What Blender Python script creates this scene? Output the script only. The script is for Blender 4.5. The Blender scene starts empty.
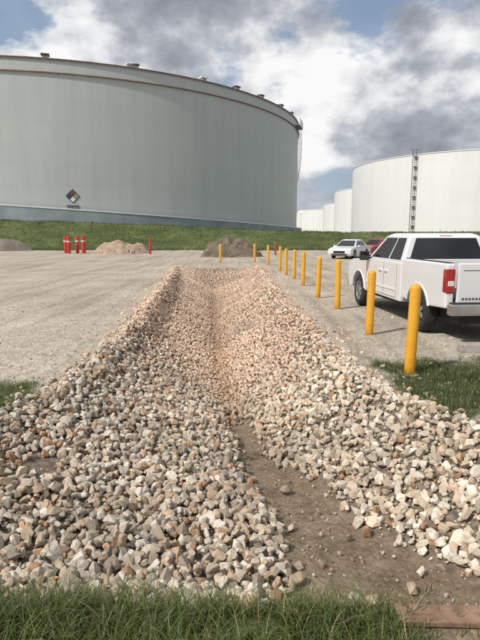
import bpy, bmesh, math, random
import numpy as np
from mathutils import Vector, Matrix
random.seed(7); rng=np.random.default_rng(11)
S=bpy.context.scene
COL=S.collection
S.view_settings.view_transform='Standard'; S.view_settings.look='None'; S.view_settings.exposure=0

# ------------------------------------------------------------ materials
def newmat(name):
    m=bpy.data.materials.new(name); m.use_nodes=True
    nt=m.node_tree; b=nt.nodes['Principled BSDF']
    return m,nt,b
def N(nt,t,**kw):
    n=nt.nodes.new(t)
    for k,v in kw.items():
        if k in n.inputs.keys(): n.inputs[k].default_value=v
        else: setattr(n,k,v)
    return n
def ramp(nt,stops,interp='LINEAR'):
    r=nt.nodes.new('ShaderNodeValToRGB'); r.color_ramp.interpolation=interp
    e=r.color_ramp.elements
    while len(e)<len(stops): e.new(0.5)
    for i,(p,c) in enumerate(stops):
        e[i].position=p; e[i].color=(c[0],c[1],c[2],1) if not isinstance(c,(int,float)) else (c,c,c,1)
    return r
def mix(nt,fac,a,b,mode='MIX'):
    m=nt.nodes.new('ShaderNodeMix'); m.data_type='RGBA'; m.blend_type=mode
    def setin(i,v):
        if hasattr(v,'links'): nt.links.new(v,m.inputs[i])
        elif isinstance(v,(int,float)): m.inputs[i].default_value=v if i==0 else (v,v,v,1)
        else: m.inputs[i].default_value=(*v[:3],1)
    setin(0,fac); setin(6,a); setin(7,b)
    return m.outputs[2]
def simple(name,col,rough=0.5,metal=0.0,var=0.12,scale=8,bump=0.0,coat=0.0,spec=0.5):
    m,nt,b=newmat(name)
    tc=N(nt,'ShaderNodeTexCoord')
    n=N(nt,'ShaderNodeTexNoise',Scale=scale,Detail=4.0)
    nt.links.new(tc.outputs['Object'],n.inputs['Vector'])
    r=ramp(nt,[(0.3,[c*(1-var) for c in col]),(0.7,[min(1,c*(1+var)) for c in col])])
    nt.links.new(n.outputs['Fac'],r.inputs[0]); nt.links.new(r.outputs[0],b.inputs['Base Color'])
    b.inputs['Roughness'].default_value=rough; b.inputs['Metallic'].default_value=metal
    b.inputs['Coat Weight'].default_value=coat
    b.inputs['Specular IOR Level'].default_value=spec
    if bump:
        bp=N(nt,'ShaderNodeBump',Strength=bump,Distance=0.01)
        nt.links.new(n.outputs['Fac'],bp.inputs['Height']); nt.links.new(bp.outputs[0],b.inputs['Normal'])
    return m

# ------------------------------------------------------------ mesh helpers
def addobj(name,me,parent=None,mat=None,smooth=False):
    o=bpy.data.objects.new(name,me); COL.objects.link(o)
    if parent: o.parent=parent
    if mat: me.materials.append(mat)
    if smooth:
        for p in me.polygons: p.use_smooth=True
    return o
def empty(name,loc=(0,0,0),rz=0):
    e=bpy.data.objects.new(name,None); e.location=loc; e.rotation_euler=(0,0,rz); e.empty_display_size=0.2
    COL.objects.link(e); return e
def bevel(o,w,seg=2,ang=35):
    m=o.modifiers.new('bevel','BEVEL'); m.width=w; m.segments=seg; m.limit_method='ANGLE'; m.angle_limit=math.radians(ang)
def box(name,x,y,z,mat,parent=None,bv=0.0,seg=2):
    vs=[(a,b,c) for a in x for b in y for c in z]
    fs=[(0,1,3,2),(4,6,7,5),(0,4,5,1),(2,3,7,6),(0,2,6,4),(1,5,7,3)]
    me=bpy.data.meshes.new(name); me.from_pydata(vs,[],fs); me.update()
    bm=bmesh.new(); bm.from_mesh(me); bmesh.ops.recalc_face_normals(bm,faces=bm.faces); bm.to_mesh(me); bm.free()
    o=addobj(name,me,parent,mat)
    if bv: bevel(o,bv,seg)
    return o
def prism(name,pts,x0,x1,mat,parent=None,bv=0.0,seg=3,taper=None):
    n=len(pts); vs=[(x0,p[0],p[1]) for p in pts]+[(x1,p[0],p[1]) for p in pts]
    fs=[tuple(range(n)),tuple(range(2*n-1,n-1,-1))]+[(i,(i+1)%n,n+(i+1)%n,n+i) for i in range(n)]
    me=bpy.data.meshes.new(name); me.from_pydata(vs,[],fs)
    bm=bmesh.new(); bm.from_mesh(me); bmesh.ops.recalc_face_normals(bm,faces=bm.faces); bm.to_mesh(me); bm.free()
    o=addobj(name,me,parent,mat)
    if bv: bevel(o,bv,seg,33)
    return o
def lathe(name,prof,seg,mat,parent=None,axis='Z',loc=(0,0,0),smooth=True,close=True):
    vs=[];fs=[]
    for (r,h) in prof:
        for i in range(seg):
            a=2*math.pi*i/seg
            if axis=='Z': vs.append((r*math.cos(a),r*math.sin(a),h))
            else: vs.append((h,r*math.cos(a),r*math.sin(a)))
    for j in range(len(prof)-1):
        for i in range(seg):
            k=(i+1)%seg
            fs.append((j*seg+i,j*seg+k,(j+1)*seg+k,(j+1)*seg+i))
    if close:
        fs.append(tuple(range(seg))); fs.append(tuple((len(prof)-1)*seg+i for i in range(seg)))
    me=bpy.data.meshes.new(name); me.from_pydata(vs,[],fs)
    bm=bmesh.new(); bm.from_mesh(me); bmesh.ops.recalc_face_normals(bm,faces=bm.faces); bm.to_mesh(me); bm.free()
    o=addobj(name,me,parent,mat); o.location=loc
    if smooth:
        me.polygons.foreach_set('use_smooth',[len(p.vertices)==4 for p in me.polygons])
        try: me.set_sharp_from_angle(angle=math.radians(35))
        except Exception: pass
    return o
def poly(name,pts,mat,parent=None):
    me=bpy.data.meshes.new(name); me.from_pydata([tuple(p) for p in pts],[],[tuple(range(len(pts)))]); me.update()
    return addobj(name,me,parent,mat)
def rod(name,a,b,r,mat,parent=None,seg=8):
    a=Vector(a);b=Vector(b);d=b-a
    bm=bmesh.new(); bmesh.ops.create_cone(bm,cap_ends=True,segments=seg,radius1=r,radius2=r,depth=d.length)
    me=bpy.data.meshes.new(name); bm.to_mesh(me); bm.free()
    me.transform(Matrix.Translation((a+b)/2)@d.to_track_quat('Z','Y').to_matrix().to_4x4())
    return addobj(name,me,parent,mat)
def bigmesh(name,V,T,mat,cols=None,attrs=None,smooth=False):
    me=bpy.data.meshes.new(name)
    nv=len(V); nt=len(T); k=T.shape[1]
    me.vertices.add(nv); me.vertices.foreach_set('co',V.astype(np.float32).ravel())
    me.loops.add(nt*k); me.loops.foreach_set('vertex_index',T.astype(np.int32).ravel())
    me.polygons.add(nt); me.polygons.foreach_set('loop_start',np.arange(0,nt*k,k,dtype=np.int32))
    me.polygons.foreach_set('use_smooth',np.full(nt,smooth))
    me.update(calc_edges=True); me.validate()
    if cols is not None:
        a=me.attributes.new('tint','FLOAT_COLOR','POINT')
        a.data.foreach_set('color',np.hstack([cols,np.ones((nv,1))]).astype(np.float32).ravel())
    if attrs:
        for kx,v in attrs.items():
            a=me.attributes.new(kx,'FLOAT','POINT'); a.data.foreach_set('value',v.astype(np.float32).ravel())
    return addobj(name,me,None,mat)
_perm=rng.random((256,256))
def vnoise(x,y,s=1.0,o=0.0):
    x=np.asarray(x)*s+o+1000; y=np.asarray(y)*s+o*1.7+1000
    xi=np.floor(x).astype(int); yi=np.floor(y).astype(int); fx=x-xi; fy=y-yi
    fx=fx*fx*(3-2*fx); fy=fy*fy*(3-2*fy)
    g=lambda i,j:_perm[i%256,j%256]
    return (g(xi,yi)*(1-fx)+g(xi+1,yi)*fx)*(1-fy)+(g(xi,yi+1)*(1-fx)+g(xi+1,yi+1)*fx)*fy
def fbm(x,y,s,o=0,n=4):
    t=0;a=0.5;w=0
    for i in range(n):
        t=t+a*vnoise(x,y,s*2**i,o+i*13.7); w+=a; a*=0.5
    return t/w
def sst(a,b,x):
    t=np.clip((x-a)/(b-a),0,1); return t*t*(3-2*t)

# ------------------------------------------------------------ terrain functions
YL=[0,2.3,4.5,5.45,6.2,8.4,12.4,20,28,30]
XL=[-3.2,-3.2,-2.7,-2.3,-2.2,-2.12,-2.35,-2.95,-3.75,-3.9]
XR=[3.2,3.1,2.25,1.75,1.6,1.42,1.32,1.22,1.15,1.1]
def xl(y): return np.interp(y,YL,XL)+(fbm(y,0*y,0.9,3)-0.5)*0.3
def xr(y): return np.interp(y,YL,XR)+(fbm(y,0*y,0.9,31)-0.5)*0.28
def xc(y): return np.interp(y,[2.3,3.1,4.4,6.3,7.5,12,22,28],[1.02,0.95,0.5,0.08,-0.12,-.5,-1.15,-1.4])
def hb(y): return np.interp(y,[2.3,3.1,4.4,6.3,30],[0.6,0.55,0.25,0.08,0.05])
def dep(y): return np.interp(y,[2.2,2.9,4.5,7,10,14,22,25.5,28.5],[0,0.5,0.66,0.9,1.1,1.25,1.25,0.9,0.0])
def crest(x): return np.interp(x,[-120,-29,-10,6,14,200],[3.6,3.5,2.85,2.15,1.98,1.95])
def height(x,y):
    c=xc(y); b=hb(y); L=xl(y)+0.22; R=xr(y)-0.2
    sl=np.clip((c-b-x)/np.maximum(c-b-L,0.1),0,1); sr=np.clip((x-c-b)/np.maximum(R-c-b,0.1),0,1)
    s=np.where(x<c,sl,sr)
    f=1-s
    z=-dep(y)*f
    z=z+0.06*(fbm(x,y,1.3,5)-0.5)*(f>0)*sst(2.4,3,y)
    am=0.13*sst(5,9,y)+0.05
    z=z+am*np.exp(-((x-L)/0.22)**2)*sst(3,5,y)*sst(29,26,y)+am*np.exp(-((x-R)/0.22)**2)*sst(3,5,y)*sst(29,26,y)
    z=z+0.05*(fbm(x,y,0.25,9)-0.5)*sst(2,6,np.abs(x))
    k=sst(62,66.5,y)*sst(76,70,y)
    z=z+crest(x)*k+ (fbm(x,y,0.3,17)-0.5)*0.25*sst(60,66,y)*sst(90,75,y)
    return z
def grassmask(x,y):
    e=(fbm(x,y,0.5,41)-0.5)
    g=sst(57,60,y+e*9)
    e2=(fbm(x,y,2.2,61)-0.5)*1.1
    g=np.maximum(g,sst(0.0,0.35,(x-1.7)+e2*0.6)*sst(4.9,5.4,y+e2)*sst(7.7,7.0,y+e2)*sst(5.8,5.0,x))
    g=np.maximum(g,sst(-2.15,-2.4,x+e2*.3)*sst(4.7,5.2,y+e2)*sst(6.3,5.8,y+e2)*sst(-4.2,-3.6,x))
    g=np.maximum(g,sst(2.5,2.25,y+e2*.15)*sst(1.0,0.7,x+e2*.3))
    return np.clip(g,0,1)
def mudmask(x,y):
    w=np.interp(y,[2.3,3.1,4.4,5.5,7.0,8.5],[0.85,0.64,0.29,0.16,0.10,-.1])
    e=(fbm(x,y,2.2,77)-0.5)*0.5+(fbm(x,y,9,79)-0.5)*0.15
    return sst(0.14,-0.08,np.abs(x-xc(y))-w+e)*sst(8.5,6.5,y)

# ------------------------------------------------------------ ground sheet
def spaced(a,b,st): return list(np.arange(a,b,st))
xs=[-3000,-1500,-800,-400,-250]+spaced(-160,-40,4)+spaced(-40,-8,0.8)+spaced(-8,-4,0.16)+spaced(-4,4,0.07)+spaced(4,8,0.16)+spaced(8,40,0.8)+spaced(40,160,4)+[160,250,400,800,1500,3000]
ys=[-300,-100,-40,-20,-10,-5,-2]+spaced(-1,1.5,0.25)+spaced(1.5,9,0.07)+spaced(9,30,0.14)+spaced(30,56,0.5)+spaced(56,80,0.35)+spaced(80,160,5)+[160,250,400,800,1500,3500]
xs=np.array(xs);ys=np.array(ys)
X,Y=np.meshgrid(xs,ys); Z=height(X,Y)
nx=len(xs);ny=len(ys)
V=np.stack([X.ravel(),Y.ravel(),Z.ravel()],1)
idx=np.arange(nx*ny).reshape(ny,nx)
Q=np.stack([idx[:-1,:-1].ravel(),idx[:-1,1:].ravel(),idx[1:,1:].ravel(),idx[1:,:-1].ravel()],1)
L_,R_=xl(V[:,1]),xr(V[:,1])
bed=sst(-0.12,0.12,V[:,0]-L_)*sst(-0.12,0.12,R_-V[:,0])*sst(28.6,28.0,V[:,1])*sst(2.2,2.4,V[:,1])

m,nt,b=newmat('ground_soil'); GM=m
tc=N(nt,'ShaderNodeTexCoord'); P=tc.outputs['Object']
def noise(s,d=5.0,r=0.55,vec=None,dist=0.0):
    n=N(nt,'ShaderNodeTexNoise',Scale=s,Detail=float(d),Roughness=r,Distortion=dist); nt.links.new(vec or P,n.inputs['Vector']); return n.outputs['Fac']
def attr(n): a=N(nt,'ShaderNodeAttribute'); a.attribute_name=n; return a.outputs['Fac']
def lk(a,b_): nt.links.new(a,b_)
r1=ramp(nt,[(0.3,(0.37,0.325,0.27)),(0.5,(0.47,0.43,0.365)),(0.72,(0.57,0.53,0.465))]); lk(noise(0.35,6,0.65),r1.inputs[0])
mp=N(nt,'ShaderNodeMapping'); mp.inputs['Scale'].default_value=(1.6,0.09,1); mp.inputs['Rotation'].default_value=(0,0,0.12); lk(P,mp.inputs[0])
r2=ramp(nt,[(0.38,(0.74,0.71,0.67)),(0.5,(1,1,1)),(0.62,(1.1,1.1,1.1))]); lk(noise(1.0,4,0.6,mp.outputs[0],0.6),r2.inputs[0])
c=mix(nt,0.7,r1.outputs[0],r2.outputs[0],'MULTIPLY')
vo=N(nt,'ShaderNodeTexVoronoi',Scale=38.0); lk(P,vo.inputs['Vector'])
sepc=N(nt,'ShaderNodeSeparateColor'); lk(vo.outputs['Color'],sepc.inputs[0])
rv=ramp(nt,[(0.0,(0.55,0.52,0.5)),(0.5,(0.95,0.93,0.9)),(1.0,(1.35,1.32,1.28))]); lk(sepc.outputs[0],rv.inputs[0])
c=mix(nt,0.8,c,rv.outputs[0],'MULTIPLY')
r3=ramp(nt,[(0.35,(0.70,0.67,0.64)),(0.62,(1.06,1.06,1.06))]); lk(noise(5,6,0.72),r3.inputs[0])
c=mix(nt,0.7,c,r3.outputs[0],'MULTIPLY')
rb=ramp(nt,[(0.35,(0.11,0.09,0.07)),(0.7,(0.30,0.245,0.19))]); nb=noise(14,4,0.7); lk(nb,rb.inputs[0])
c=mix(nt,attr('bed'),c,rb.outputs[0])
rm=ramp(nt,[(0.3,(0.115,0.083,0.055)),(0.45,(0.19,0.145,0.10)),(0.6,(0.25,0.20,0.145)),(0.75,(0.33,0.275,0.21))]); lk(noise(3.5,7,0.68,None,0.3),rm.inputs[0])
cm=mix(nt,0.5,rm.outputs[0],rv.outputs[0],'MULTIPLY')
c=mix(nt,attr('mud'),c,cm)
rg=ramp(nt,[(0.3,(0.045,0.062,0.024)),(0.5,(0.085,0.112,0.042)),(0.64,(0.14,0.16,0.07)),(0.76,(0.22,0.20,0.11))])
mg=N(nt,'ShaderNodeMapping'); mg.inputs['Scale'].default_value=(0.35,1,1); lk(P,mg.inputs[0])
lk(noise(0.6,8,0.74,mg.outputs[0]),rg.inputs[0])
c=mix(nt,attr('grass'),c,rg.outputs[0])
lk(c,b.inputs['Base Color']); b.inputs['Roughness'].default_value=0.95; b.inputs['Specular IOR Level'].default_value=0.2
bp1=N(nt,'ShaderNodeBump',Strength=0.6,Distance=0.02); lk(noise(9,7,0.7),bp1.inputs['Height'])
bp2=N(nt,'ShaderNodeBump',Strength=0.5,Distance=0.012,invert=True); lk(vo.outputs['Distance'],bp2.inputs['Height']); lk(bp1.outputs[0],bp2.inputs['Normal'])
lk(bp2.outputs[0],b.inputs['Normal'])
ground=bigmesh('ground',V,Q,GM,attrs={'grass':grassmask(V[:,0],V[:,1]),'mud':mudmask(V[:,0],V[:,1]),'bed':bed},smooth=True)

# ------------------------------------------------------------ rocks
def hullrock(n,bev):
    pts=rng.normal(size=(n,3)); pts/=((np.abs(pts)**3.6).sum(1)**(1/3.6))[:,None]
    pts*=rng.uniform(0.78,1.05,(n,1)); pts*=np.array([1.0,rng.uniform(0.62,0.92),rng.uniform(0.48,0.78)])
    bm=bmesh.new()
    for p in pts: bm.verts.new(p)
    r=bmesh.ops.convex_hull(bm,input=bm.verts)
    junk=[g for g in r['geom_interior'] if isinstance(g,bmesh.types.BMVert)]
    if junk: bmesh.ops.delete(bm,geom=junk,context='VERTS')
    bmesh.ops.dissolve_limit(bm,angle_limit=math.radians(17),verts=bm.verts,edges=bm.edges)
    if bev: bmesh.ops.bevel(bm,geom=list(bm.edges),offset=0.10,segments=2,affect='EDGES',profile=0.6,clamp_overlap=True)
    bmesh.ops.triangulate(bm,faces=bm.faces); bmesh.ops.recalc_face_normals(bm,faces=bm.faces)
    bm.verts.index_update()
    v=np.array([q.co[:] for q in bm.verts])*0.5; t=np.array([[q.index for q in f.verts] for f in bm.faces]); bm.free()
    return v,t
near_var=[hullrock(int(rng.integers(13,20)),True) for _ in range(26)]
far_var=[hullrock(int(rng.integers(12,16)),False) for _ in range(16)]
def rotmats(n):
    q=rng.normal(size=(n,4)); q/=np.linalg.norm(q,axis=1)[:,None]; w,x,y,z=q.T
    return np.stack([1-2*(y*y+z*z),2*(x*y-z*w),2*(x*z+y*w),2*(x*y+z*w),1-2*(x*x+z*z),2*(y*z-x*w),2*(x*z-y*w),2*(y*z+x*w),1-2*(x*x+y*y)],1).reshape(n,3,3)
def tile(pos,size,cols,variants):
    Vs=[];Ts=[];Cs=[];off=0
    which=rng.integers(0,len(variants),len(pos)); R=rotmats(len(pos))
    for k,(v,t) in enumerate(variants):
        s=np.where(which==k)[0]
        if len(s)==0: continue
        vv=np.einsum('nij,vj->nvi',R[s],v)*size[s][:,None,None]+pos[s][:,None,:]
        n=len(v)
        Vs.append(vv.reshape(-1,3)); Ts.append((t[None]+(np.arange(len(s))*n)[:,None,None]).reshape(-1,3)+off)
        Cs.append(np.repeat(cols[s],n,axis=0)); off+=n*len(s)
    return np.vstack(Vs),np.vstack(Ts),np.vstack(Cs)
def rockcols(x,y):
    n=len(x)
    tan=np.clip(sst(6.0,10,y+(fbm(x,y,0.8,90)-0.5)*4+(x-xc(y))*0.5)*0.95+0.08,0,1)
    pal_n=np.array([[.54,.49,.42],[.64,.59,.51],[.46,.40,.33],[.35,.305,.25],[.69,.65,.58],[.52,.39,.28],[.56,.47,.36]])
    pal_t=np.array([[.74,.57,.45],[.80,.66,.53],[.70,.52,.40],[.72,.50,.37],[.80,.69,.57],[.62,.47,.37],[.76,.60,.48]])
    pal_r=np.array([[.67,.61,.51],[.73,.68,.58],[.58,.51,.40],[.65,.54,.42],[.48,.42,.35],[.75,.71,.63],[.62,.49,.37]])
    a=pal_n[rng.integers(0,7,n)]; t=pal_t[rng.integers(0,7,n)]; r=pal_r[rng.integers(0,7,n)]
    right=sst(-0.2,0.6,x-xc(y))[:,None]
    c=a*(1-right)+r*right
    c=c*(1-tan[:,None])+t*tan[:,None]
    dirty=fbm(x,y,1.1,120)[:,None]; c=c*(0.75+0.48*dirty)
    # silty stones along the ditch bottom, darkened further as painted shade for the V
    silt_shade=(np.exp(-((x-xc(y))/0.22)**2)*0.65*sst(26,22,y))[:,None]
    c=c*(1-silt_shade)+c*np.array([[.62,.53,.43]])*silt_shade
    rust=rng.random(n)<0.05; c[rust]=np.array([.42,.26,.16])*rng.uniform(.8,1.3,(rust.sum(),1))
    amp=np.where(tan>.6,.10,.16)[:,None]
    return np.clip(c*(1-amp*0.2+rng.uniform(-1,1,(n,1))*amp),0,0.85)
def jgrid(x0,x1,y0,y1,st):
    gx,gy=np.meshgrid(np.arange(x0,x1,st),np.arange(y0,y1,st)); gx=gx.ravel();gy=gy.ravel()
    return gx+rng.uniform(-.5,.5,gx.shape)*st,gy+rng.uniform(-.5,.5,gx.shape)*st
def inbed(x,y,ragged=0.12):
    L,R=xl(y),xr(y)
    r=rng.normal(0,ragged,len(x))
    return (x>L+r)&(x<R-r)&(y>2.40+(fbm(x,y,2,8)-.5)*.3)&(y<28+r*4)
def layer(y0,y1,st,smin,smax,lift,keep,mudkeep):
    x,y=jgrid(-4.6,3.6,y0,y1,st)
    k=inbed(x,y)&(rng.random(len(x))<keep)
    k&=rng.random(len(x))>mudmask(x,y)*(1-mudkeep)
    k&=rng.random(len(x))>0.9*np.exp(-(((x+1.75)/0.28)**2+((y-4.15)/0.22)**2))
    x=x[k];y=y[k]
    s=smin+(smax-smin)*rng.beta(1.4,2.8,len(x))
    z=height(x,y)+s*0.22+lift*rng.random(len(x))
    return np.stack([x,y,z],1),s,rockcols(x,y)
mr,nt,b=newmat('limestone')
a=N(nt,'ShaderNodeAttribute'); a.attribute_name='tint'
tc=N(nt,'ShaderNodeTexCoord'); P=tc.outputs['Object']
rr=ramp(nt,[(0.28,(0.58,0.51,0.42)),(0.45,(0.92,0.9,0.86)),(0.7,(1.12,1.12,1.12))]); nA=noise(24,5,0.7); lk(nA,rr.inputs[0])
c=mix(nt,0.9,a.outputs['Color'],rr.outputs[0],'MULTIPLY'); lk(c,b.inputs['Base Color'])
b.inputs['Roughness'].default_value=0.92; b.inputs['Specular IOR Level'].default_value=0.25
bp=N(nt,'ShaderNodeBump',Strength=0.6,Distance=0.014); lk(noise(42,4,0.7),bp.inputs['Height']); lk(bp.outputs[0],b.inputs['Normal'])
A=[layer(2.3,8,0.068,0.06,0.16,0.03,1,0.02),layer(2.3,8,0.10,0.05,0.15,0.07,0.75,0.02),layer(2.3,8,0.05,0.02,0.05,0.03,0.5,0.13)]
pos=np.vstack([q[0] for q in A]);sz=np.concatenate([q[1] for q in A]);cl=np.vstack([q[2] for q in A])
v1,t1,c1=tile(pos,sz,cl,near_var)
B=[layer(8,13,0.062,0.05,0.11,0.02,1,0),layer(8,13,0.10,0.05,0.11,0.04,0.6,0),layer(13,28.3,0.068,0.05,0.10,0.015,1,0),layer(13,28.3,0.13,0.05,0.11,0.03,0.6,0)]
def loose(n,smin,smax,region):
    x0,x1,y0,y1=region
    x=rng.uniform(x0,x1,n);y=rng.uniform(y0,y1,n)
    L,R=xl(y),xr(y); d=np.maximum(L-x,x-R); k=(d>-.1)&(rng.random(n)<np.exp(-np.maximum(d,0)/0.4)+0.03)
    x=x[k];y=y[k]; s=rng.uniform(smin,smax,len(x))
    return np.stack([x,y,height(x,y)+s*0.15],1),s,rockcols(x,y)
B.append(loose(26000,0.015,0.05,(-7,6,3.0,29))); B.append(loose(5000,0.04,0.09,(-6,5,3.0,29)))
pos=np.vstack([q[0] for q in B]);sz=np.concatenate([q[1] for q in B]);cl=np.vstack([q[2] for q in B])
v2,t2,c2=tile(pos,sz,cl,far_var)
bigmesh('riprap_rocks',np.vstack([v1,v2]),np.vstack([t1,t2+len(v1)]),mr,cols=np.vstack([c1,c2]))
n=26000; yy=2.5+ (rng.random(n)**1.7)*22; xx=rng.uniform(-1,1,n)*(2+yy*0.55)
k=(xx<xl(yy)-0.02)|(xx>xr(yy)+0.02); xx=xx[k];yy=yy[k]; s=0.008+0.03*rng.random(len(xx))**3
g=rng.uniform(0.35,0.62,(len(xx),1)); gc=g*np.array([[1,.92,.82]])
v,t,c_=tile(np.stack([xx,yy,height(xx,yy)+s*.1],1),s,gc,far_var)
n=1800; yy=rng.uniform(2.4,7,n); xx=xc(yy)+rng.uniform(-.9,.9,n); k=rng.random(n)<mudmask(xx,yy); xx=xx[k];yy=yy[k]; s=0.008+0.03*rng.random(len(xx))**2.5
gc=np.where(rng.random((len(xx),1))<.5,np.array([[.2,.155,.11]]),np.array([[.42,.37,.3]]))*rng.uniform(.8,1.2,(len(xx),1))
v_,t_,c__=tile(np.stack([xx,yy,height(xx,yy)+s*.1],1),s,gc,far_var)
bigmesh('lot_gravel',np.vstack([v,v_]),np.vstack([t,t_+len(v)]),mr,cols=np.vstack([c_,c__]))

# ------------------------------------------------------------ grass
mgs,nt,b=newmat('grass_blade')
a=N(nt,'ShaderNodeAttribute'); a.attribute_name='tint'; lk=lambda p,q: nt.links.new(p,q)
lk(a.outputs['Color'],b.inputs['Base Color']); b.inputs['Roughness'].default_value=0.45; b.inputs['Specular IOR Level'].default_value=0.4
tr=N(nt,'ShaderNodeBsdfTranslucent'); lk(a.outputs['Color'],tr.inputs['Color'])
ms=N(nt,'ShaderNodeMixShader'); ms.inputs[0].default_value=0.35; lk(b.outputs[0],ms.inputs[1]); lk(tr.outputs[0],ms.inputs[2])
lk(ms.outputs[0],nt.nodes['Material Output'].inputs[0])
def blades(name,x,y,h,w,dry=0.15,lift=0.0,gcol=(.115,.165,.05)):
    n=len(x); z=height(x,y)-0.01+lift
    th=rng.uniform(0,2*np.pi,n); lean=rng.uniform(0.1,1.0,n)*h; f=np.stack([np.cos(th),np.sin(th)],1)
    ph=th+np.pi/2+rng.normal(0,.5,n); sd=np.stack([np.cos(ph),np.sin(ph)],1)
    Vs=np.zeros((n,7,3)); ts=[0,0.35,0.7,1.0]
    for i,tt in enumerate(ts):
        cx=x+f[:,0]*lean*tt**2; cy=y+f[:,1]*lean*tt**2; cz=z+h*(tt-0.28*tt**3)
        ww=w*(1-tt**1.5)*0.5
        if i<3:
            Vs[:,2*i,0]=cx-sd[:,0]*ww;Vs[:,2*i,1]=cy-sd[:,1]*ww;Vs[:,2*i,2]=cz
            Vs[:,2*i+1,0]=cx+sd[:,0]*ww;Vs[:,2*i+1,1]=cy+sd[:,1]*ww;Vs[:,2*i+1,2]=cz
        else:
            Vs[:,6,0]=cx;Vs[:,6,1]=cy;Vs[:,6,2]=cz
    T=np.array([[0,1,3],[0,3,2],[2,3,5],[2,5,4],[4,5,6]])
    Tt=(T[None]+(np.arange(n)*7)[:,None,None]).reshape(-1,3)
    base=np.array(gcol)*rng.uniform(.5,1.5,(n,1))*np.stack([rng.uniform(.8,1.3,n),np.ones(n),rng.uniform(.6,1.2,n)],1)
    d=rng.random(n)<dry; base[d]=np.array([.38,.32,.17])*rng.uniform(.6,1.2,(d.sum(),1))
    cc=np.repeat(base,7,axis=0)
    return bigmesh(name,Vs.reshape(-1,3),Tt,mgs,cols=cc)
def clumped(n,x0,x1,y0,y1,spread,per):
    cx=rng.uniform(x0,x1,n);cy=rng.uniform(y0,y1,n)
    x=np.repeat(cx,per)+rng.normal(0,spread,n*per); y=np.repeat(cy,per)+rng.normal(0,spread,n*per)
    return x,y
x,y=clumped(1000,-1.7,1.6,1.3,2.5,0.045,26)
e=(fbm(x,y,2.5,44)-0.5)
k=(y<2.42+e*0.6-0.14*sst(-.9,-1.4,x))&(rng.random(len(x))>sst(0.72,1.0,x+e*.5)*0.93)
x=x[k];y=y[k]
hh=(0.06+0.16*rng.random(len(x)))*(0.4+1.3*fbm(x,y,2.5,55)**1.3)
blades('foreground_grass',x,y,hh,0.0045+0.0035*rng.random(len(x)),0.16)
x,y=clumped(2600,1.5,6.0,4.8,7.8,0.06,14); k=rng.random(len(x))<grassmask(x,y)**1.5; x=x[k];y=y[k]
blades('verge_grass',x,y,0.04+0.10*rng.random(len(x)),0.006+0*x,0.14,0,(.08,.115,.038))
x,y=clumped(900,-4.4,-2.0,4.6,6.5,0.05,12); k=rng.random(len(x))<grassmask(x,y)**1.5; x=x[k];y=y[k]
blades('verge_grass',x,y,0.04+0.09*rng.random(len(x)),0.006+0*x,0.25)
xs_=[];ys_=[]
for (wx,wy,r_,n_) in [(-0.75,6.6,.25,8),(-0.9,7.6,.35,8),(-0.55,5.4,.25,5),(0.35,5.7,.12,5),(1.75,4.9,.25,8),(-0.3,4.2,.25,3),(1.3,5.2,.2,3),(-1.6,5.6,.3,4),(1.55,3.4,.3,3)]:
    for i in range(n_):
        a_=wx+rng.normal(0,r_);b_=wy+rng.normal(0,r_)
        xs_.append(a_+rng.normal(0,.035,18));ys_.append(b_+rng.normal(0,.035,18))
x=np.concatenate(xs_);y=np.concatenate(ys_)
blades('rock_weeds',x,y,0.05+0.07*rng.random(len(x)),0.006+0*x,0.2,lift=0.03,gcol=(.08,.11,.045))
x=rng.uniform(-60,60,60000); y=rng.uniform(58,68.5,60000)
k=rng.random(len(x))<(fbm(x,y,0.4,12)**1.5*1.3); x=x[k];y=y[k]
blades('dike_grass',x,y,0.10+0.24*rng.random(len(x)),0.06+0*x,0.2,0,(.09,.12,.048))

# ------------------------------------------------------------ plank
wood=simple('weathered_wood',(0.24,0.15,0.10),0.9,0,0.45,10,0.5)
pl=box('wooden_plank',(-0.62,0.62),(-0.06,0.06),(0,0.035),wood,None,0.008); pl.location=(1.38,2.19,0.005); pl.rotation_euler=(0.03,0.01,-0.02)

# ------------------------------------------------------------ bollards
yel,nt,b=newmat('yellow_bollard_paint')
tc=N(nt,'ShaderNodeTexCoord'); P=tc.outputs['Object']; lk=lambda p,q: nt.links.new(p,q)
r_=ramp(nt,[(0.26,(0.42,0.20,0.03)),(0.40,(0.74,0.35,0.02)),(0.7,(0.82,0.42,0.03))]); lk(noise(7,6,0.65),r_.inputs[0])
sx=N(nt,'ShaderNodeSeparateXYZ'); lk(P,sx.inputs[0])
rz=ramp(nt,[(0.0,(0.45,0.4,0.33)),(0.16,(1,1,1))]); lk(sx.outputs[2],rz.inputs[0])
lk(mix(nt,0.8,r_.outputs[0],rz.outputs[0],'MULTIPLY'),b.inputs['Base Color']); b.inputs['Roughness'].default_value=0.5
redm=simple('red_paint',(0.50,0.035,0.025),0.5,0,0.2,6)
wht=simple('reflective_white',(0.75,0.75,0.72),0.4,0,0.05)
concm=simple('concrete',(0.33,0.30,0.265),0.9,0,0.2,9,0.3)
def bollard(name,x,y,h=1.22,r=0.07,mat=yel,tilt=(0,0),bands=None):
    z=float(height(np.array([x]),np.array([y]))[0])
    prof=[(r*1.0,-0.2),(r,h-0.06)]+[(r*math.cos(t),h-0.06+0.06*math.sin(t)) for t in (0.35,0.7,1.0,1.3,1.5)]
    e=empty(name,(x,y,z)); e.rotation_euler=(tilt[0],tilt[1],0)
    lathe('post',prof,24,mat,e)
    lathe('footing',[(r*1.7,-0.15),(r*1.7,0.004),(r*1.2,0.012)],20,concm,e)
    if bands:
        for (z0,z1,bm_) in bands: lathe('band',[(r+.004,z0),(r+.004,z1)],24,bm_,e,close=True)
    return e
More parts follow.
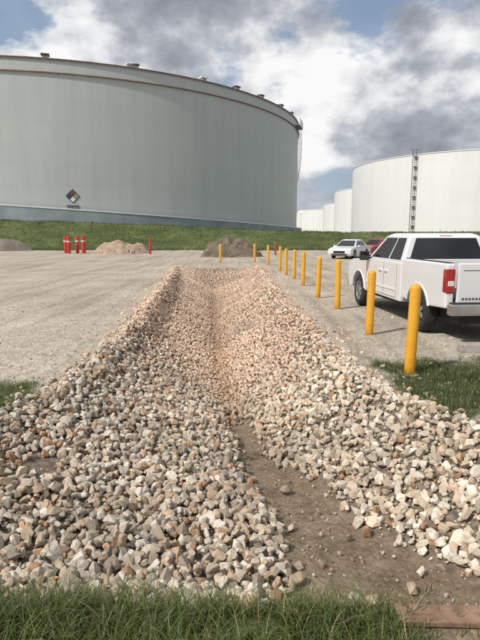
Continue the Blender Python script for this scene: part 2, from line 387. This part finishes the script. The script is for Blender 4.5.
BP=[(2.26,6.6,0.0,0.02),(2.39,9.27,0.01,0.005),(2.42,12.56,0,-0.01),(2.27,14.8,0,0.02),(2.26,18.3,0,0.01),(2.24,21.1,0.01,0),(2.09,23.2,0,-0.01),(2.0,25.7,0,0.01),(1.68,30.7,0,0),(-1.26,32.9,0,0),(0.95,33.5,0,0)]
for (x,y,ta,tb) in BP: bollard('yellow_bollard',x,y,1.22+random.uniform(-.03,.03),0.071,yel,(ta,tb))
for (x,y,h,r) in [(-16.8,49.7,1.65,.17),(-16.25,48.9,1.6,.17),(-15.7,49.7,1.65,.17),(-14.95,49.2,1.65,.17),(-15.3,50.6,1.65,.15),(-8.2,47,1.5,.10),(-2.65,44,1.1,.10),(3.1,45,1.1,.08)]:
    bollard('red_bollard',x,y,h,r,redm,(0,random.uniform(-.02,.02)),[(h*0.66,h*0.74,wht)] if r>.16 else None)

# ------------------------------------------------------------ dirt piles
def pile(name,cx,cy,rx,ry,h,mat,seed,rocks=60,rc=(0.3,0.25,0.2)):
    bm=bmesh.new(); bmesh.ops.create_grid(bm,x_segments=60,y_segments=50,size=1.15)
    for v in bm.verts:
        x,y=v.co.x,v.co.y; r=math.hypot(x,y); n_=float(fbm(np.array([x*2]),np.array([y*2]),1.4,seed,5)[0])
        n2=float(fbm(np.array([x]),np.array([y]),1.6,seed+5,3)[0])
        f=max(0,1-r**2.6*(0.75+0.5*n2)); v.co=Vector((x*rx,y*ry,h*(f**0.9*(0.25+1.1*n_))-0.03))
    me=bpy.data.meshes.new('heap'); bm.to_mesh(me); bm.free()
    e=empty(name,(cx,cy,0)); o=addobj('heap',me,e,mat,True)
    n=rocks; a_=rng.uniform(0,6.28,n); q=np.sqrt(rng.random(n))*0.95
    px=np.cos(a_)*q*rx;py=np.sin(a_)*q*ry; pz=h*np.maximum(0,1-q**2.4)*0.75*(0.5+rng.random(n)*.5)
    s=rng.uniform(0.12,0.42,n); cc=np.array([rc])*rng.uniform(.6,1.3,(n,1))
    v,t,c_=tile(np.stack([px,py,pz],1),s,cc,far_var); ro=bigmesh('rubble',v,t,mr,cols=c_); ro.parent=e
dirt=simple('brown_dirt',(0.15,0.12,0.09),0.95,0,0.45,1.6,0.6); tanm=simple('tan_rubble',(0.36,0.27,0.2),0.95,0,0.3,2,0.6)
greyd=simple('grey_dirt',(0.2,0.17,0.14),0.95,0,0.3,1.2,0.5)
pile('rubble_pile',-11.4,49.5,2.8,1.9,1.25,tanm,3,220,(0.46,0.34,0.27))
pile('dirt_pile',-0.7,42.5,2.6,1.8,1.65,dirt,21,120,(0.28,0.235,0.19))
pile('dirt_pile',-28,57,5,2.5,2.0,greyd,35,60,(0.25,0.21,0.17))

# ------------------------------------------------------------ storage tanks
def tankmat(name,col,R,dirtk=0.12,seam=0.86):
    m,nt_,b=newmat(name)
    lk=lambda p,q: nt_.links.new(p,q)
    tc=N(nt_,'ShaderNodeTexCoord'); P=tc.outputs['Object']
    s=N(nt_,'ShaderNodeSeparateXYZ'); lk(P,s.inputs[0])
    at=N(nt_,'ShaderNodeMath',operation='ARCTAN2'); lk(s.outputs[1],at.inputs[0]); lk(s.outputs[0],at.inputs[1])
    mu=N(nt_,'ShaderNodeMath',operation='MULTIPLY'); lk(at.outputs[0],mu.inputs[0]); mu.inputs[1].default_value=R
    cb=N(nt_,'ShaderNodeCombineXYZ'); lk(mu.outputs[0],cb.inputs[0]); lk(s.outputs[2],cb.inputs[1])
    br=N(nt_,'ShaderNodeTexBrick'); br.inputs['Scale'].default_value=1; br.inputs['Brick Width'].default_value=11; br.inputs['Row Height'].default_value=2.75
    br.inputs['Mortar Size'].default_value=0.05; br.inputs['Mortar Smooth'].default_value=0.5
    br.inputs['Color1'].default_value=(1,1,1,1); br.inputs['Color2'].default_value=(0.965,0.968,0.97,1); br.inputs['Mortar'].default_value=(seam,seam,seam,1)
    lk(cb.outputs[0],br.inputs['Vector'])
    mp=N(nt_,'ShaderNodeMapping'); mp.inputs['Scale'].default_value=(0.6,0.035,1); lk(cb.outputs[0],mp.inputs[0])
    n1=N(nt_,'ShaderNodeTexNoise',Scale=1.2,Detail=6.0,Roughness=0.65); lk(mp.outputs[0],n1.inputs[0])
    r1=ramp(nt_,[(0.3,(1-dirtk,1-dirtk,1-dirtk*1.1)),(0.6,(1,1,1))]); lk(n1.outputs[0],r1.inputs[0])
    c=mix(nt_,1.0,br.outputs[0],r1.outputs[0],'MULTIPLY'); c=mix(nt_,1.0,c,col,'MULTIPLY')
    lk(c,b.inputs['Base Color']); b.inputs['Roughness'].default_value=0.55; b.inputs['Specular IOR Level'].default_value=0.3
    return m
rust=simple('rust_red_steel',(0.25,0.13,0.11),0.7,0,0.3,3)
dgrey=simple('dark_grey_steel',(0.10,0.10,0.10),0.6,0,0.2,3)
galv=simple('galvanised_steel',(0.36,0.37,0.38),0.5,0.3,0.15,3)
white=simple('white_paint_steel',(0.72,0.73,0.73),0.5,0,0.06,2)
def ringwall(name,R0,R1,z0,z1,seg,mat,parent):
    return lathe(name,[(R0,z0),(R1,z0),(R1,z1),(R0,z1),(R0,z0)],seg,mat,parent,close=False,smooth=False)
def tank(cx,cy,R,H,mat,rimmat,roof=True):
    e=empty('storage_tank',(cx,cy,0))
    lathe('shell',[(R,0),(R,H)],256,mat,e,close=False)
    if roof: lathe('roof',[(R,H-0.02),(R*0.98,H+0.1),(R*0.6,H+R*0.025),(0.3,H+R*0.045)],128,white,e)
    ringwall('top_angle_ring',R,R+0.1,H-0.18,H-0.06,256,rimmat,e)
    ringwall('base_ring',R,R+0.25,0,0.12,128,concm,e)
    return e
T1=(-37.2,119.3); R1=49.9; H1=24.2
tm1=tankmat('tank_cloud_shaded_paint',(0.50,0.535,0.53),R1,0.09,0.92)  # grey-white paint, darkened in the colour to stand in for a cloud shadow
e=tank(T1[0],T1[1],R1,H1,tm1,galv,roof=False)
lathe('floating_roof',[(R1-0.1,H1-3.0),(0.5,H1-2.6)],96,white,e)
ringwall('wind_girder',R1+0.003,R1+0.22,H1-1.72,H1-1.6,256,rust,e)
ringwall('rim_curb',R1-0.02,R1+0.2,H1-0.02,H1+0.1,256,rust,e)
def aznode(azdeg,R,T):
    az=math.radians(azdeg); D=math.hypot(*T); d=Vector((math.sin(az),math.cos(az))); C=Vector(T)
    bq=d.dot(C); disc=bq*bq-(D*D-R*R); t=bq-math.sqrt(max(disc,0)); p=d*t-C
    return p
for az in (-19.6,-11.4,-10.9,-3.9,-0.4,2.2,4.3,5.4,-27,-32):
    p=aznode(az,R1-0.3,T1); d=p.normalized(); zz=H1
    ang=math.atan2(d.y,d.x)
    o=box('rim_vent',(-0.35,0.35),(-0.4,0.4),(0.1,0.45),galv,e,0.05); o.location=(p.x,p.y,zz); o.rotation_euler=(0,0,ang)
    o=box('rim_vent_hood',(-0.45,0.5),(-0.55,0.55),(0.45,0.66),dgrey if random.random()<.6 else white,e,0.06); o.location=(p.x,p.y,zz); o.rotation_euler=(0,0,ang)
st_a=math.atan2(aznode(6.0,R1,T1).y,aznode(6.0,R1,T1).x)
bm=bmesh.new()
def addb(c,sz,rot):
    g=bmesh.ops.create_cube(bm,size=1); bmesh.ops.scale(bm,vec=sz,verts=g['verts']); bmesh.ops.rotate(bm,matrix=Matrix.Rotation(rot,3,'Z'),verts=g['verts']); bmesh.ops.translate(bm,vec=c,verts=g['verts'])
for i in range(60):
    z=H1-1.5-i*0.2; a=st_a+0.02+i*0.0060
    addb(((R1+.45)*math.cos(a),(R1+.45)*math.sin(a),z),(0.7,0.28,0.05),a)
    if i%6==0: addb(((R1+.8)*math.cos(a),(R1+.8)*math.sin(a),z+0.55),(0.05,0.05,1.1),a)
    addb(((R1+.8)*math.cos(a),(R1+.8)*math.sin(a),z+1.1),(0.05,0.33,0.06),a)
for k_ in range(9):
    a=st_a-0.045+k_*0.011
    addb(((R1+.5)*math.cos(a),(R1+.5)*math.sin(a),H1-1.3),(1.2,0.6,0.08),a)
    addb(((R1+1.1)*math.cos(a),(R1+1.1)*math.sin(a),H1-.7),(0.05,0.05,1.2),a)
    for q in (.6,1.2): addb(((R1+1.1)*math.cos(a),(R1+1.1)*math.sin(a),H1-1.3+q),(0.05,0.62,0.05),a)
me=bpy.data.meshes.new('stairway'); bm.to_mesh(me); bm.free(); addobj('stairway',me,e,galv)
p=aznode(-17.7,R1,T1); ang=math.atan2(p.y,p.x)
sg=empty('hazard_placard',(0,0,0)); sg.parent=e; sg.location=(p.x,p.y,6.9); sg.rotation_euler=(0,0,ang+math.pi/2)
bl=simple('sign_blue',(0.04,0.06,0.12),0.6); rd=simple('sign_red',(0.18,0.07,0.06),0.6); yw=simple('sign_yellow',(0.32,0.29,0.16),0.6); blk=simple('sign_black',(0.05,0.05,0.05),0.6)
def dia(cx,cz,r,m_,y=-0.08): poly('diamond',[(cx-r,y,cz),(cx,y,cz-r),(cx+r,y,cz),(cx,y,cz+r)],m_,sg)
dia(0,0,0.95,blk,-0.06)
dia(-.43,0,.38,bl);dia(.43,0,.38,yw);dia(0,.43,.38,rd);dia(0,-.43,.38,wht)
for r0 in range(2):
    for i in range(5): box('letter',(-.8+i*.33,-.8+i*.33+.22),(-.09,-.05),(-1.45-r0*.4,-1.2-r0*.4),blk,sg)
cw=simple('tank_base_band_grey',(0.28,0.33,0.345),0.8,0,0.15,0.5)  # blue-grey band round the tank foot, built as a sloping wall
RW=R1+1.1; vs=[];fs=[];ns=300
vt=[];ft=[]
for i in range(ns):
    a=2*math.pi*i/ns; x=T1[0]+RW*math.cos(a); y=T1[1]+RW*math.sin(a); zt=min(6.5,max(2.4,2.95+(11.4-x)*0.060))
    for (rr_,z) in ((RW,0),(RW,zt),(RW-.3,zt),(RW-.3,0)): vs.append((T1[0]+rr_*math.cos(a),T1[1]+rr_*math.sin(a),z))
    for (rr_,z) in ((RW+.06,zt+.003),(RW+.06,zt+.2),(RW-.36,zt+.2),(RW-.36,zt+.003)): vt.append((T1[0]+rr_*math.cos(a),T1[1]+rr_*math.sin(a),z))
    k=(i+1)%ns
    for j in range(3): fs.append((i*4+j,k*4+j,k*4+j+1,i*4+j+1))
    for j in range(4): ft.append((i*4+j,k*4+j,k*4+(j+1)%4,i*4+(j+1)%4))
ce=empty('tank_base_band')
me=bpy.data.meshes.new('wall');me.from_pydata(vs,[],fs);addobj('wall',me,ce,cw)
me=bpy.data.meshes.new('coping');me.from_pydata(vt,[],ft);addobj('coping',me,ce,white)
for (cx,cy,R,H) in [(60.8,136.6,30.9,18.9),(69.9,213.8,30.8,18.9),(80.6,309.5,30.8,18.9),(75,404,29.8,19.4),(48.0,402,9,17.5)]:
    tm=tankmat('tank_white_paint',(0.86,0.86,0.85),R,0.05,0.94)
    e=tank(cx,cy,R,H,tm,white)
    if cx==60.8:
        p=aznode(18.4,R,(cx,cy)); a=math.atan2(p.y,p.x); bm=bmesh.new()
        for sgn in (-1,1):
            aa=a+sgn*0.42/R
            addb(((R+.7)*math.cos(aa),(R+.7)*math.sin(aa),H/2+0.5),(0.1,0.1,H+1.0),aa)
        for i in range(46):
            addb(((R+.7)*math.cos(a),(R+.7)*math.sin(a),i*0.41+0.3),(0.05,0.84,0.05),a)
        for i in range(9):
            addb(((R+0.35)*math.cos(a),(R+0.35)*math.sin(a),i*2.1+1.5),(.7,0.7,0.07),a)
        for k_ in range(4):
            aa=a-0.03+k_*0.02; addb((R*math.cos(aa),R*math.sin(aa),H+0.5),(0.05,0.05,1.0),aa)
            addb((R*math.cos(aa),R*math.sin(aa),H+1.0),(0.05,0.65,0.05),aa)
        me=bpy.data.meshes.new('ladder'); bm.to_mesh(me); bm.free(); addobj('ladder',me,e,dgrey)

# ------------------------------------------------------------ vehicles
paintw=simple('white_car_paint',(0.76,0.77,0.78),0.28,0,0.015,1,0,0.6)
paintr=simple('red_car_paint',(0.42,0.02,0.02),0.28,0,0.03,1,0,0.6)
glass=simple('tinted_glass',(0.012,0.014,0.016),0.06,0,0.02,1,0,0,0.8)
rubber=simple('tyre_rubber',(0.025,0.025,0.025),0.85,0,0.2,20,0.3)
alloy=simple('alloy_rim',(0.45,0.45,0.46),0.35,0.8,0.05)
chrome=simple('chrome_bumper',(0.5,0.5,0.51),0.25,0.85,0.05)
blackp=simple('black_plastic',(0.02,0.02,0.02),0.7,0,0.1)
lampr=simple('red_lamp_lens',(0.36,0.015,0.015),0.15,0,0.05,1,0,0.5)
lampw=simple('clear_lamp_lens',(0.7,0.7,0.7),0.15,0,0.05,1,0,0.5)
def wheel(parent,x,y,r,w,side,name='wheel'):
    e=empty(name,(x,y,r)); e.parent=parent
    h=w/2
    lathe('tyre',[(r*.62,-h*.9),(r*.7,-h),(r*.93,-h*.92),(r*.99,-h*.6),(r,0),(r*.99,h*.6),(r*.93,h*.92),(r*.7,h),(r*.62,h*.9)],40,rubber,e,axis='X',close=False)
    lathe('rim_barrel',[(r*.62,-h*.9),(r*.57,-h*.8),(r*.55,-h*.2),(r*.55,h*.2),(r*.57,h*.8),(r*.62,h*.9)],32,alloy,e,axis='X',close=False)
    lathe('brake_disc',[(r*.5,-.01),(r*.5,.01)],24,blackp,e,axis='X')
    s=side
    for i in range(6):
        a=i*math.pi/3
        x0,x1=sorted((s*h*.45,s*h*.75))
        o=box('spoke',(x0,x1),(-r*.085,r*.085),(r*.05,r*.58),alloy,e,0.008); o.rotation_euler=(a,0,0)
    lathe('hub',[(r*.17,s*h*.4),(r*.17,s*h*.85)],20,alloy,e,axis='X')
    return e
def arc(cy,cz,r,z0,n=14):
    a0=math.asin((z0-cz)/r)
    return [(cy-r*math.cos(a0+(math.pi-2*a0)*i/n),cz+r*math.sin(a0+(math.pi-2*a0)*i/n)) for i in range(n+1)]
def bil(c,u,v):
    a=Vector(c[0]).lerp(Vector(c[1]),u); d=Vector(c[3]).lerp(Vector(c[2]),u); return a.lerp(d,v)
def panel(name,c,u0,u1,v0,v1,mat,parent,off=0.006,skew=(0,0)):
    n=(Vector(c[1])-Vector(c[0])).cross(Vector(c[3])-Vector(c[0])).normalized()
    q=[bil(c,u0,v0),bil(c,u1,v0),bil(c,u1-skew[1],v1),bil(c,u0+skew[0],v1)]
    vs=[p_+n*off for p_ in q]+[p_-n*0.004 for p_ in q]
    me=bpy.data.meshes.new(name); me.from_pydata(vs,[],[(0,1,2,3),(7,6,5,4),(0,4,5,1),(1,5,6,2),(2,6,7,3),(3,7,4,0)])
    o=addobj(name,me,parent,mat); bevel(o,0.003,1); return o

def truck(x,y,rz):
    e=empty('pickup_truck',(x,y,0.0),rz)
    W=1.0; wr=.40
    side=[(-1.13,.60)]+arc(0,.42,.49,.56)+[(.80,.56),(.80,1.36),(-1.13,1.36)]
    for s,nm in ((-1,'bed_side_left'),(1,'bed_side_right')):
        prism(nm,side,s*W,s*(W-.15),paintw,e,0.04,4)
        ar=arc(0,.42,.53,.56,16); ai=arc(0,.42,.485,.56,16)[::-1]
        prism('arch_flare',ar+ai,s*(W-.02),s*(W+.014),paintw,e,0.008)
        x0,x1=sorted((s*(W-.14),s*(W-.05)))
        box('bed_rail_cap',(x0,x1),(-1.08,.76),(1.362,1.372),blackp,e,0.004)
    box('bed_floor',(-.84,.84),(-1.08,.79),(.62,.70),blackp,e)
    box('bed_bulkhead',(-.84,.84),(.74,.79),(.702,1.34),paintw,e,0.01)
    box('tailgate',(-.80,.80),(-1.145,-1.07),(.66,1.365),paintw,e,0.025,3)
    box('tailgate_recess_lip',(-.72,.72),(-1.152,-1.143),(1.24,1.255),galv,e,0.003)
    box('tailgate_handle',(-.13,.13),(-1.158,-1.143),(1.12,1.2),blackp,e,0.01)
    for i in range(9):
        box('tailgate_lettering',(-.72+i*.06,-.72+i*.06+.038),(-1.149,-1.144),(.745,.785),dgrey,e)
    for s in (-1,1):
        x0,x1=sorted((s*(W+.006),s*(W-.15)))
        box('tail_lamp',(x0,x1),(-1.15,-1.0),(.86,1.27),lampr,e,0.025,3)
        x0,x1=sorted((s*(W-.02),s*(W-.13)))
        box('reverse_lamp',(x0,x1),(-1.156,-1.1),(.98,1.07),lampw,e,0.008)
    box('rear_bumper',(-.98,.98),(-1.33,-1.15),(.50,.70),chrome,e,0.035,3)
    box('bumper_step_pad',(-.95,.95),(-1.31,-1.16),(.701,.712),blackp,e,0.004)
    box('licence_plate',(-.16,.16),(-1.338,-1.331),(.53,.68),lampw,e,0.004)
    box('hitch',(-.05,.05),(-1.36,-1.2),(.40,.49),blackp,e,0.008)
    body=[(.83,.46),(3.14,.46)]+arc(3.65,.42,.49,.50)+[(4.18,.46),(4.50,.46),(4.58,.60),(4.57,1.00),(4.48,1.13),(4.25,1.19),(3.6,1.235),(3.0,1.27),(.83,1.27)]
    prism('cab_body',body,-W,W,paintw,e,0.06,4)
    for s in (-1,1):
        ar=arc(3.65,.42,.53,.50,16); ai=arc(3.65,.42,.485,.50,16)[::-1]
        prism('arch_flare',ar+ai,s*(W-.02),s*(W+.014),paintw,e,0.008)
    box('underbody',(-.72,.72),(-1.1,4.4),(.33,.75),blackp,e)
    box('front_wheel_well',(-.78,.78),(3.0,4.3),(.55,.98),blackp,e)
    box('exhaust',(.5,.58),(-1.2,-.2),(.34,.42),galv,e,0.02)
    box('front_bumper',(-.99,.99),(4.5,4.68),(.46,.70),chrome,e,0.04,3)
    box('grille',(-.6,.6),(4.56,4.6),(.74,1.05),blackp,e,0.01)
    for s in (-1,1):
        x0,x1=sorted((s*.62,s*(W-.03))); box('head_lamp',(x0,x1),(4.42,4.59),(.78,1.06),lampw,e,0.02)
    b0=[(-.955,.88,1.265),(.955,.88,1.265),(.955,3.08,1.265),(-.955,3.08,1.265)]
    t0=[(-.77,1.02,1.80),(.77,1.02,1.80),(.77,2.36,1.80),(-.77,2.36,1.80)]
    t1=[(-.64,1.14,1.862),(.64,1.14,1.862),(.64,2.22,1.862),(-.64,2.22,1.862)]
    vs=b0+t0+t1; fs=[(0,1,5,4),(1,2,6,5),(2,3,7,6),(3,0,4,7),(4,5,9,8),(5,6,10,9),(6,7,11,10),(7,4,8,11),(8,9,10,11),(3,2,1,0)]
    me=bpy.data.meshes.new('cab_roof');me.from_pydata(vs,[],fs); o=addobj('cab_roof',me,e,paintw); bevel(o,0.045,4,12)
    back=[b0[0],b0[1],t0[1],t0[0]]; panel('rear_window',back,.07,.93,.10,.93,glass,e,skew=(.02,.02))
    fr=[b0[2],b0[3],t0[3],t0[2]]; panel('windshield',fr,.05,.95,.06,.94,glass,e)
    for lft in (True,False):
        c=[b0[3],b0[0],t0[0],t0[3]] if lft else [b0[1],b0[2],t0[2],t0[1]]
        if lft:
            panel('front_side_window',c,.09,.60,.08,.93,glass,e,skew=(.03,0.03)); panel('rear_side_window',c,.635,.93,.08,.93,glass,e,skew=(-.03,.02))
        else:
            panel('front_side_window',c,.40,.91,.08,.93,glass,e,skew=(.03,.03)); panel('rear_side_window',c,.07,.365,.08,.93,glass,e,skew=(.02,-.03))
    for s in (-1,1):
        def sb(nm,ya,yb,za,zb,mt,out=.003,bv=0):
            x0,x1=sorted((s*(W-.01),s*(W+out))); return box(nm,(x0,x1),(ya,yb),(za,zb),mt,e,bv)
        for yy_ in (3.02,1.83,1.06): sb('door_seam',yy_,yy_+.012,.52,1.22,blackp,.0015)
        sb('door_seam',1.06,3.02,.512,.523,blackp,.0015)
        sb('side_moulding',1.1,3.0,.66,.71,paintw,.014,.004)
        sb('door_handle',1.95,2.12,1.03,1.07,paintw,.035,.01); sb('door_handle',1.62,1.76,1.03,1.07,paintw,.035,.01)
        x0,x1=sorted((s*(W+.02),s*(W+.24))); box('mirror',(x0,x1),(2.78,2.90),(1.22,1.44),blackp,e,0.03,3)
        x0,x1=sorted((s*(W+.04),s*(W+.22))); box('mirror_glass',(x0,x1),(2.772,2.781),(1.25,1.41),glass,e)
        x0,x1=sorted((s*(W-.05),s*(W+.06))); box('mirror_arm',(x0,x1),(2.82,2.87),(1.25,1.30),blackp,e,.008)
    box('brake_lamp_high',(-.13,.13),(1.035,1.06),(1.795,1.815),lampr,e,.004)
    rod('antenna',(.85,3.2,1.25),(.87,3.1,1.95),.004,blackp,e)
    for s in (-1,1):
        for yy_ in (0,3.65): wheel(e,s*.86,yy_,wr,.26,s)
    return e
truck(4.36,9.72,math.radians(4.4))

def sedan(name,x,y,rz,paint):
    e=empty(name,(x,y,0),rz); W=.89; wr=.325
    body=[(-2.2,.30),(-1.75,.24)]+arc(-1.35,.33,.39,.26)+[(.95,.24)]+arc(1.35,.33,.39,.26)[0:]+[(1.8,.24),(2.25,.26),(2.33,.45),(2.30,.62),(2.12,.74),(1.6,.83),(1.0,.90),(-1.5,.93),(-2.15,.92),(-2.28,.80),(-2.28,.45)]
    prism('body',body,-W,W,paint,e,0.06,4)
    b0=[(-.80,-1.75,.90),(.80,-1.75,.90),(.80,1.15,.88),(-.80,1.15,.88)]
    t0=[(-.60,-.95,1.36),(.60,-.95,1.36),(.60,.30,1.36),(-.60,.30,1.36)]
    t1=[(-.48,-.8,1.42),(.48,-.8,1.42),(.48,.15,1.42),(-.48,.15,1.42)]
    vs=b0+t0+t1; fs=[(0,1,5,4),(1,2,6,5),(2,3,7,6),(3,0,4,7),(4,5,9,8),(5,6,10,9),(6,7,11,10),(7,4,8,11),(8,9,10,11),(3,2,1,0)]
    me=bpy.data.meshes.new('cabin');me.from_pydata(vs,[],fs); o=addobj('cabin',me,e,paint); bevel(o,0.03,3,15)
    panel('rear_window',[b0[0],b0[1],t0[1],t0[0]],.08,.92,.12,.92,glass,e)
    panel('windshield',[b0[2],b0[3],t0[3],t0[2]],.05,.95,.06,.95,glass,e)
    for c in ([b0[3],b0[0],t0[0],t0[3]],[b0[1],b0[2],t0[2],t0[1]]):
        panel('side_window',c,.12,.48,.1,.9,glass,e); panel('side_window',c,.52,.86,.1,.9,glass,e)
    box('grille',(-.45,.45),(2.28,2.335),(.42,.60),blackp,e,.01); box('lower_grille',(-.6,.6),(2.26,2.335),(.29,.37),blackp,e,.01)
    for s in (-1,1):
        x0,x1=sorted((s*.5,s*.86)); box('head_lamp',(x0,x1),(2.1,2.325),(.56,.68),lampw,e,.03); box('tail_lamp',(x0,x1),(-2.3,-2.1),(.68,.84),lampr,e,.03)
        x0,x1=sorted((s*.9,s*1.05)); box('mirror',(x0,x1),(.75,.85),(.88,1.0),paint,e,.02)
        x0,x1=sorted((s*.86,s*.893)); box('door_seam',(x0,x1),(-.1,-.085),(.32,.88),blackp,e)
        for yy_ in (-1.35,1.35): wheel(e,s*.79,yy_,wr,.2,s)
    box('underbody',(-.62,.62),(-1.9,1.9),(.2,.6),blackp,e)
    return e
sedan('parked_car',8.55,40.0,math.radians(180-32),paintw)
sedan('parked_car',12.2,45.5,math.radians(180-50),paintr)
prism('parking_wheel_stop',[(-.09,0),(-.06,.13),(.06,.13),(.09,0)],-.9,.9,concm,None,.012).location=(4.36,7.9,0.0)

# ------------------------------------------------------------ sky
w=bpy.data.worlds.new('World'); S.world=w; w.use_nodes=True; nt=w.node_tree
for n in list(nt.nodes): nt.nodes.remove(n)
lk=lambda p,q: nt.links.new(p,q)
SUN=Vector((-0.62,-0.50,0.84)).normalized()
el=math.asin(SUN.z); rot=math.atan2(SUN.x,SUN.y)
out=N(nt,'ShaderNodeOutputWorld'); bg=N(nt,'ShaderNodeBackground'); bg.inputs['Strength'].default_value=0.1
sky=N(nt,'ShaderNodeTexSky'); sky.sky_type='NISHITA'; sky.sun_disc=False; sky.sun_elevation=el; sky.sun_rotation=rot
tc=N(nt,'ShaderNodeTexCoord'); P=tc.outputs['Generated']
def wn(scale,loc,zs=2.2,detail=7,rough=0.55,dist=0.0):
    mp=N(nt,'ShaderNodeMapping'); mp.inputs['Location'].default_value=loc; mp.inputs['Scale'].default_value=(1,1,zs); lk(P,mp.inputs[0])
    n=N(nt,'ShaderNodeTexNoise',Scale=scale,Detail=float(detail),Roughness=rough,Distortion=dist); lk(mp.outputs[0],n.inputs[0]); return n.outputs[0]
def math_(op,a,b=None,c=None,clamp=False):
    m=N(nt,'ShaderNodeMath',operation=op); m.use_clamp=clamp
    for i,v in enumerate((a,b,c)):
        if v is None: continue
        if hasattr(v,'links'): lk(v,m.inputs[i])
        else: m.inputs[i].default_value=v
    return m.outputs[0]
def blob(az,elv,r0,r1):
    az=math.radians(az);elv=math.radians(elv); d=(math.sin(az)*math.cos(elv),math.cos(az)*math.cos(elv),math.sin(elv))
    v=N(nt,'ShaderNodeVectorMath',operation='DISTANCE'); lk(P,v.inputs[0]); v.inputs[1].default_value=d
    mr_=N(nt,'ShaderNodeMapRange'); mr_.interpolation_type='SMOOTHSTEP'; lk(v.outputs['Value'],mr_.inputs[0])
    mr_.inputs[1].default_value=r0; mr_.inputs[2].default_value=r1; mr_.inputs[3].default_value=1; mr_.inputs[4].default_value=0
    return mr_.outputs[0]
n1=wn(4.2,(0.3,0.1,0.2),1.9,4,0.5); n2=wn(13,(2.3,1.1,0.7),1.5,7,0.58)
f=math_('ADD',math_('MULTIPLY',n1,0.62),math_('MULTIPLY',n2,0.38))
f=math_('ADD',f,math_('MULTIPLY',blob(8,18,0.02,0.16),0.10))
f=math_('ADD',f,math_('MULTIPLY',blob(7.5,8.8,0.01,0.075),0.20))
f=math_('ADD',f,math_('MULTIPLY',blob(21,15,0.02,0.12),0.07))
f=math_('ADD',f,math_('MULTIPLY',blob(-20,18.5,0.02,0.16),0.09))
f=math_('SUBTRACT',f,math_('MULTIPLY',blob(-5,21.5,0.03,0.16),0.06))
f=math_('SUBTRACT',f,math_('MULTIPLY',blob(18,9.5,0.02,0.12),0.03))
cr=ramp(nt,[(0.38,(2.7,2.9,3.4)),(0.46,(3.8,4.0,4.5)),(0.51,(5.2,5.4,5.9)),(0.56,(7.6,7.7,7.9)),(0.63,(9.6,9.6,9.6))]); lk(f,cr.inputs[0])
n3=wn(3.6,(5.1,3.2,1.4),2.0,7,0.6)
gap=math_('ADD',n3,math_('MULTIPLY',blob(-24,21,0.02,0.14),0.22))
gap=math_('ADD',gap,math_('MULTIPLY',blob(10,5,0.01,0.10),0.08))
gap=math_('ADD',gap,math_('MULTIPLY',blob(-3,16,0.01,0.08),0.08))
gr=ramp(nt,[(0.56,0.0),(0.64,0.9)]); lk(gap,gr.inputs[0])
c=mix(nt,gr.outputs[0],cr.outputs[0],mix(nt,0.55,sky.outputs[0],(3.0,4.1,5.8)))
sx=N(nt,'ShaderNodeSeparateXYZ'); lk(P,sx.inputs[0])
hz=ramp(nt,[(0.0,0.6),(0.13,0.0)]); lk(sx.outputs[2],hz.inputs[0])
c=mix(nt,hz.outputs[0],c,(5.2,5.7,6.5))
lk(c,bg.inputs[0]); lk(bg.outputs[0],out.inputs[0])
sl=bpy.data.lights.new('sun','SUN'); sl.energy=3.6; sl.angle=math.radians(1.5); sl.color=(1,0.94,0.86)
so=bpy.data.objects.new('sun',sl); COL.objects.link(so); so.rotation_euler=(-SUN).to_track_quat('-Z','Y').to_euler()

# ------------------------------------------------------------ camera
cam=bpy.data.cameras.new('camera'); co=bpy.data.objects.new('camera',cam); COL.objects.link(co)
cam.sensor_fit='VERTICAL'; cam.sensor_height=36; cam.lens=28.7; cam.clip_start=0.05; cam.clip_end=6000
co.location=(0,0,1.85); co.rotation_euler=(math.radians(90-9.6),0,0)
S.camera=co
